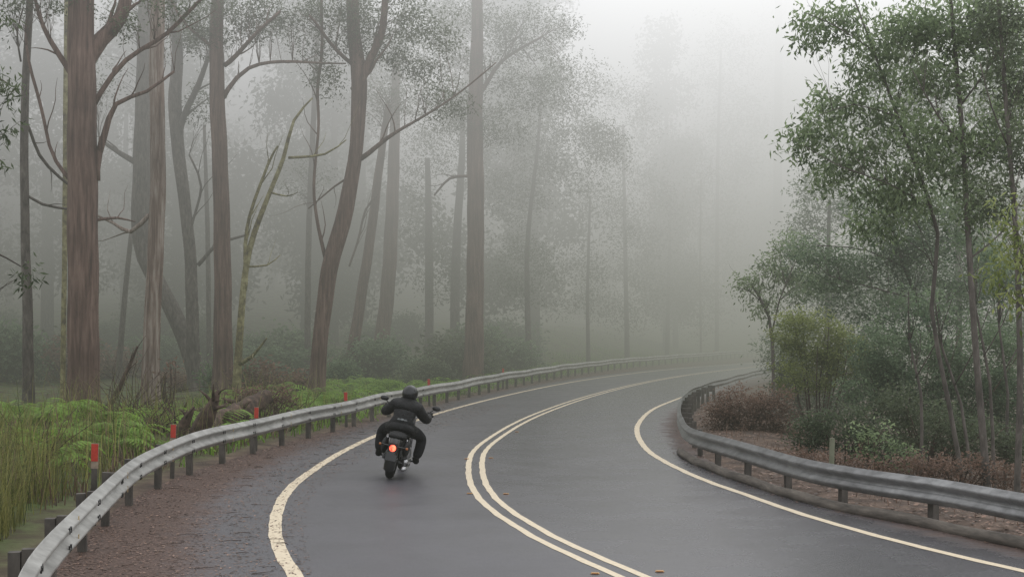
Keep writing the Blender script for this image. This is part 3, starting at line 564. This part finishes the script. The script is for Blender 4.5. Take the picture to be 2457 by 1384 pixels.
mb=MB()
for _ in range(260):
    y=10+30*random.random()**1.6; x=float(XL(y))+random.uniform(.1,2.1); a=random.uniform(0,6.28); l=random.uniform(.04,.24); r_=random.uniform(.0015,.004)
    mb.tube([(x,y,.008),(x+math.cos(a)*l*.5,y+math.sin(a)*l*.5,.014),(x+math.cos(a+.4)*l,y+math.sin(a+.4)*l,.008)],[r_,r_,r_*.5],4)
tag(mb.build('fallen_twigs',M['dead_wood']),'small twigs and bark strips strewn over the left shoulder','twigs',kind='stuff')
# logs and stumps
def log(label,pts,d,name='fallen_log',mat='dead_wood',stubs=3,drift=0):
    p=pl(pts,d,drift); s=catm(p,.12); org=Vector((p[0][0],p[0][1],gzf(p[0][0],p[0][1]))); root=empty(name,org,label,'log' if name!='tree_stump' else 'stump')
    mb=MB(); mb.tube([Vector(a[:3])-org for a in s],[a[3] for a in s],12,rough=.16,seed=d+pts[0][0]); mb.build('stem',M[mat],root)
    for k in range(stubs):
        i=random.randrange(1,len(s)-1); q=Vector(s[i][:3])-org; dr=Vector((random.uniform(-1,1),random.uniform(-.6,.2),random.uniform(.2,1))).normalized(); l=random.uniform(.2,.6)
        mb=MB(); mb.tube([q,q+dr*l*.5+Vector((0,0,.03)),q+dr*l],[s[i][3]*.4,s[i][3]*.3,.006],6,rough=.15); mb.build('broken_branch',M[mat],root)
log('thick fallen log sloping down to the guard rail left of the third guide post',[(485,1040,44),(530,1010,50),(580,985,48),(640,950,36)],29,drift=3,stubs=5)
log('dark jagged stump leaning beside the fallen log',[(475,1045,44),(490,1005,42),(512,970,26),(524,935,8)],28,'tree_stump',stubs=5)
log('small broken stump between second and third guide posts',[(425,1050,30),(440,1015,26),(457,990,14),(466,975,4)],27,'tree_stump',stubs=3)
log('thin bleached log lying behind the dark stump',[(380,1005,18),(450,992,20),(540,975,16),(610,935,10)],37,stubs=5)
log('broken grey trunk lying in the ferns at left',[(230,1010,16),(270,960,14),(300,900,10),(330,830,5)],36,stubs=4)
def brush(label,d,cx,cy,rx,ry,n,mat='dead_wood'):
    v=P(cx,cy,d); org=Vector((v.x,v.y,gzf(v.x,v.y))); mb=MB(); k=d/F
    for _ in range(n):
        x=random.gauss(0,.45)*rx*k; a=[Vector((x,random.uniform(-.3,.3),0))]; dr=Vector((random.uniform(-1,1),random.uniform(-.4,.4),random.uniform(.4,1.4))).normalized(); l=random.uniform(.5,1.2)*ry*2*k
        for j in range(5): dr=(dr+Vector((random.uniform(-.4,.4),random.uniform(-.3,.3),random.uniform(-.45,.15)))).normalized(); a.append(a[-1]+dr*l/5)
        mb.tube(a,[.014,.012,.009,.007,.005,.002],4)
    o=mb.build('dead_brush',M[mat]); o.location=org; tag(o,label,'dead branches')
brush('tangle of dead twigs right of the huge trunk',36,300,880,75,100,56)
brush('tangle of dead brown twigs above the fallen logs',33,640,940,85,60,100)
brush('dry stalks standing in the tall grass at left',22,70,1000,70,100,22)
brush('dead branches lying in the grass left of the stumps',29,370,1000,90,60,60)
shrub('brown dead bracken heap above the fallen logs',34,[(630,950,75,32),(680,955,45,30)],'leaf_brown',lp=10,per=14,dens=.9,droop=.4)
shrub('brown withered leaves hanging beside the pale streaked trunk',41,[(405,900,28,34)],'leaf_brown',lp=11,per=10,dens=.5,droop=.8)
# ---------------------------------------------------------------- motorcycle (local: +Y forward, origin at rear tyre contact)
bx,by=G(933,1148); HEAD=-math.radians(2); LEAN=math.radians(12)
bike=empty('motorcycle',(bx,by,.004),'black cruiser motorcycle with glowing red tail light leaning into the bend','motorcycle')
bike.rotation_mode='XYZ'; bike.rotation_euler=(0,LEAN,HEAD)
def wheel(yc,R,r):
    mb=MB(); mb.torus((0,yc,R),R-r,r,36,12,sx=.9); w=mb.build('wheel',M['rubber'],bike)
    mb=MB(); mb.torus((0,yc,R),R-r*1.9,.022,32,8); 
    for k in range(9):
        a=k*2*math.pi/9; mb.tube([(0,yc,R),(0,yc+(R-r*1.8)*math.cos(a),R+(R-r*1.8)*math.sin(a))],.009,6)
    mb.tube([(-.07,yc,R),(.07,yc,R)],.035,12); mb.build('rim',M['chrome'],w)
wheel(0,.31,.075); wheel(1.55,.33,.055)
mb=MB(); mb.torus((0,0,.32),.32,.095,26,10,a0=math.radians(25),a1=math.radians(205),sx=.95); fd=mb.build('rear_fender',M['paintblack'],bike)
mb=MB(); mb.torus((0,1.55,.34),.32,.07,20,8,a0=math.radians(30),a1=math.radians(170)); mb.build('front_fender',M['paintblack'],bike)
mb=MB(); mb.ell((0,-.395,.515),(.050,.03,.050),nu=20,nv=12); mb.build('tail_light',M['tail'],bike)
mb=MB(); mb.box((0,-.36,.515),(.14,.03,.15)); mb.tube([(-.20,-.32,.54),(.20,-.32,.54)],.012,8); mb.build('light_bracket',M['paintblack'],bike)
for s in (-1,1):
    mb=MB(); mb.ell((s*.21,-.335,.54),(.020,.02,.020)); mb.build('turn_signal',M['amber'],bike)
mb=MB(); mb.box((0,-.41,.37),(.17,.008,.10),Matrix.Rotation(-.25,3,'X')); mb.build('number_plate',M['paintblack'],bike)
mb=MB(); mb.ell((0,.02,.68),(.15,.26,.07)); mb.ell((0,.32,.70),(.18,.24,.065)); mb.build('seat',M['black'],bike)
for s in (-1,1):
    mb=MB(); mb.ell((s*.17,.0,.50),(.055,.20,.13)); mb.build('side_bag',M['black'],bike)
    mb=MB(); mb.tube([(s*.145,.02,.30),(s*.155,-.02,.42),(s*.15,.06,.64)],[.032,.032,.02],10); mb.build('shock_absorber',M['chrome'],bike)
mb=MB(); mb.ell((0,.78,.80),(.15,.30,.13)); mb.build('fuel_tank',M['paintblack'],bike)
mb=MB()
for s in (-1,1):
    mb.tube([(s*.10,0,.32),(s*.13,.35,.40),(s*.13,.45,.62),(s*.05,1.05,.88),(s*.02,1.15,.86)],.02,8); mb.tube([(s*.12,.40,.28),(s*.14,.9,.22),(s*.05,1.12,.78)],.018,8)
mb.build('frame',M['paintblack'],bike)
mb=MB(); mb.box((0,.62,.36),(.26,.40,.28)); 
for sgn in (-1,1):
    rot=Matrix.Rotation(sgn*.4,3,'X')
    for k in range(5): mb.box((0,.68-sgn*(.10+.02*k),.46+k*.04),(.22,.17,.018),rot)
mb.ell((.16,.55,.36),(.06,.17,.14)); mb.ell((-.16,.55,.34),(.06,.18,.15)); mb.build('engine',M['galv_dark'],bike)
for k,(z0,y1) in enumerate([(.20,-.30),(.30,-.22)]):
    mb=MB(); mb.tube([(.12,.80,.50-.05*k),(.19,.72,.32),(.21,.45,z0),(.21,y1+.25,z0+.01),(.21,y1,z0+.02)],[.025,.028,.032,.040,.040],12); mb.build('exhaust_pipe',M['chrome'],bike)
mb=MB()
for s in (-1,1): mb.tube([(s*.09,1.55,.33),(s*.10,1.22,.88),(s*.10,1.18,.95)],[.026,.024,.02],8)
mb.build('front_fork',M['chrome'],bike)
mb=MB(); mb.ell((0,1.36,.84),(.10,.10,.10)); mb.build('headlight',M['chrome'],bike)
mb=MB(); mb.tube([(-.40,.86,1.02),(-.30,.93,1.03),(-.12,1.10,1.02),(0,1.14,.98),(.12,1.10,1.02),(.30,.93,1.03),(.40,.86,1.02)],.014,8); hb=mb.build('handlebar',M['chrome'],bike)
for s in (-1,1):
    mb=MB(); mb.tube([(s*.29,.925,1.03),(s*.41,.855,1.02)],.019,8); mb.build('grip',M['rubber'],hb)
    mb=MB(); mb.tube([(s*.31,.93,1.04),(s*.38,.95,1.11),(s*.42,.94,1.14)],.008,6); mb.ell((s*.43,.93,1.15),(.070,.018,.040)); mb.build('mirror',M['paintblack'],bike)
    mb=MB(); mb.tube([(s*.12,.60,.28),(s*.34,.60,.27)],.014,8); mb.build('foot_peg',M['rubber'],bike)
# ---------------------------------------------------------------- rider
rider=empty('person',(bx,by,.004),'person in black jacket and black helmet riding the motorcycle, seen from behind','person')
rider.rotation_euler=(0,LEAN,HEAD)
def skin(name,verts,edges,radii,mat,parent,root=0,sub=2):
    me=bpy.data.meshes.new(name); me.from_pydata(verts,edges,[]); me.materials.append(mat)
    o=bpy.data.objects.new(name,me); C.objects.link(o); o.parent=parent
    md=o.modifiers.new('Skin','SKIN'); md.use_smooth_shade=True
    sv=me.skin_vertices[0].data if me.skin_vertices else None
    if sv is None:
        bpy.context.view_layer.objects.active=o; sv=me.skin_vertices[0].data
    for i,r_ in enumerate(radii):
        sv[i].radius=r_ if isinstance(r_,tuple) else (r_,r_); sv[i].use_root=(i==root)
    s=o.modifiers.new('Sub','SUBSURF'); s.levels=sub; s.render_levels=sub
    return o
vt=[(0,.26,.80),(0,.30,.92),(0,.38,1.05),(0,.44,1.15),(0,.48,1.23),(0,.52,1.31)]; rd=[(.18,.15),(.18,.145),(.22,.155),(.18,.13),(.08,.08),(.075,.085)]; ed=[(0,1),(1,2),(2,3),(3,4),(4,5)]
for s in (-1,1):
    b0=len(vt); vt+= [(s*.19,.43,1.12),(s*.275,.50,1.02),(s*.345,.60,.96),(s*.35,.74,.99),(s*.345,.86,1.03)]; rd+=[.105,.090,.080,.062,.044]; ed+=[(3,b0)]+[(b0+k,b0+k+1) for k in range(4)]
    b0=len(vt); vt+= [(s*.13,.30,.77),(s*.24,.48,.73),(s*.32,.64,.66),(s*.32,.60,.46),(s*.29,.55,.32)]; rd+=[.115,.10,.08,.068,.05]; ed+=[(0,b0)]+[(b0+k,b0+k+1) for k in range(4)]
body=skin('body',vt,ed,rd,M['black'],rider)
for s in (-1,1):
    skin('trouser_leg',[(s*.12,.30,.775),(s*.24,.48,.73),(s*.325,.64,.66),(s*.325,.60,.46),(s*.295,.545,.32)],[(0,1),(1,2),(2,3),(3,4)],[.122,.108,.092,.084,.075],M['denim'],rider)
    skin('boot',[(s*.295,.545,.35),(s*.30,.54,.29),(s*.31,.62,.285),(s*.315,.73,.285)],[(0,1),(1,2),(2,3)],[.058,.06,.05,.038],M['rubber'],rider,1)
    g=skin('glove',[(s*.345,.84,1.04),(s*.347,.88,1.048),(s*.348,.905,1.045)],[(0,1),(1,2)],[.040,(.048,.030),(.042,.02)],M['rubber'],rider,1)
    for k in range(4):
        ox=s*(.315+.021*k); ln=[.9,1,.95,.8][k]; yo=.915-.012*k
        skin('finger',[(ox,yo-.02,1.05),(ox,yo+.022*ln,1.045),(ox,yo+.03*ln,1.015),(ox,yo-.0,.998),(ox,yo-.02,1.005)],[(0,1),(1,2),(2,3),(3,4)],[.011,.010,.0095,.009,.008],M['rubber'],g,0,1)
    skin('thumb',[(s*.315,.875,1.035),(s*.298,.90,1.015),(s*.302,.925,1.0)],[(0,1),(1,2)],[.012,.011,.010],M['rubber'],g,0,1)
mb=MB(); mb.tube([(0,.24,.73),(0,.255,.79),(0,.265,.84)],[.225,.21,.18],20,rough=.06,seed=2); hem=mb.build('jacket_hem',M['black'],rider); hem.scale=(1,.8,1); hem.location=(0,.05,0)
mb=MB(); mb.torus((0,0,0),.08,.024,20,8); col_=mb.build('collar',M['black'],rider); col_.rotation_euler=(0,math.radians(90),0); col_.location=(0,.47,1.205)
mb=MB(); mb.ell((0,.53,1.325),(.128,.15,.14),nu=24,nv=14); hm=mb.build('helmet',M['helmet'],rider)
mb=MB(); mb.ell((0,.60,1.32),(.115,.095,.06),nu=20,nv=10); mb.build('visor',M['paintblack'],hm)
mb=MB(); mb.torus((0,0,0),.118,.012,24,8); t=mb.build('helmet_trim',M['rubber'],hm); t.rotation_euler=(0,math.radians(90),0); t.location=(0,.53,1.24)
mb=MB()
mb.ell((0,0,0),(.030,.006,.018),nu=16,nv=8)
for s in (-1,1):
    for k in range(3): mb.ell((s*(.042+.010*k),0,.005-.008*k),(.028,.005,.005),Matrix.Rotation(-s*.25,3,'Y'),12,6)
pt=mb.build('jacket_emblem',M['patch'],rider); pt.location=(0,.140,.93); pt.rotation_euler=(math.radians(-18),0,0)
# ---------------------------------------------------------------- fog, scattered daylight put in as volume emission
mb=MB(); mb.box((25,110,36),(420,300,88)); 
m=bpy.data.materials.new('fog'); m.use_nodes=True; nt=m.node_tree; N=nt.nodes; L=nt.links; N.remove(N['Principled BSDF'])
tc=N.new('ShaderNodeTexCoord'); sx=N.new('ShaderNodeSeparateXYZ'); L.new(tc.outputs['Object'],sx.inputs[0])
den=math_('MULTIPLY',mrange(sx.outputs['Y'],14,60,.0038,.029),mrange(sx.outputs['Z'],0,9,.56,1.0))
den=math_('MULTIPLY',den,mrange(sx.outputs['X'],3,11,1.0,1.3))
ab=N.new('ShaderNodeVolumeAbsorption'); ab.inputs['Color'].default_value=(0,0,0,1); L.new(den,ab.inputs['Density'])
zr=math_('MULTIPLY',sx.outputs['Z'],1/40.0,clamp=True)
cr=ramp(N,[(0,(.168,.174,.145)),(.12,(.245,.248,.222)),(.28,(.43,.43,.415)),(.45,(.80,.805,.81)),(.8,(1.6,1.61,1.65))]); L.new(zr,cr.inputs['Fac'])  # emitted glow, brighter with height, stands in for daylight scattered in the mist
xf=mrange(sx.outputs['X'],-20,20,.82,1.45)  # same emitted glow dimmed towards the left, raised towards the right
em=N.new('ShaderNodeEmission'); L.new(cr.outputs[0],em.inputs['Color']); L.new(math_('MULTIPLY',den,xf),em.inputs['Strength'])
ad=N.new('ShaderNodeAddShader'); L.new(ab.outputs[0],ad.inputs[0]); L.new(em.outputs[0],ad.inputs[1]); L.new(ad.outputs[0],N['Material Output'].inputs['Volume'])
m.cycles.volume_step_rate=.7 if hasattr(m.cycles,'volume_step_rate') else 1
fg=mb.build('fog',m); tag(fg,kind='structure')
# ---------------------------------------------------------------- world, sun, camera
w=bpy.data.worlds.new('World'); bpy.context.scene.world=w; w.use_nodes=True; nt=w.node_tree; N=nt.nodes; L=nt.links
bg=N['Background']; sk=N.new('ShaderNodeTexSky'); sk.sky_type='NISHITA'; sk.sun_disc=False; sk.sun_elevation=math.radians(48); sk.sun_rotation=math.radians(25); sk.dust_density=4
mx=mixc(.82,sk.outputs[0],(9.6,9.8,10.2)); L.new(mx,bg.inputs['Color']); bg.inputs['Strength'].default_value=.15
su_=bpy.data.lights.new('Sun','SUN'); su_.energy=1.5; su_.angle=math.radians(20); su_.color=(1,.97,.92); so=bpy.data.objects.new('Sun',su_); C.objects.link(so)
el=math.radians(48); az=math.radians(25); dv=Vector((math.sin(az)*math.cos(el),math.cos(az)*math.cos(el),math.sin(el))); so.rotation_euler=dv.to_track_quat('Z','Y').to_euler(); so.location=(0,0,30)
cam=bpy.data.cameras.new('Camera'); co=bpy.data.objects.new('Camera',cam); C.objects.link(co); co.location=(0,0,H); co.rotation_euler=(math.radians(90),0,0)
cam.lens=50; cam.sensor_width=36; cam.shift_y=(HZ-692)/2457; cam.clip_end=2000; cam.clip_start=.1
bpy.context.scene.camera=co
bpy.context.scene.view_settings.view_transform='Standard'
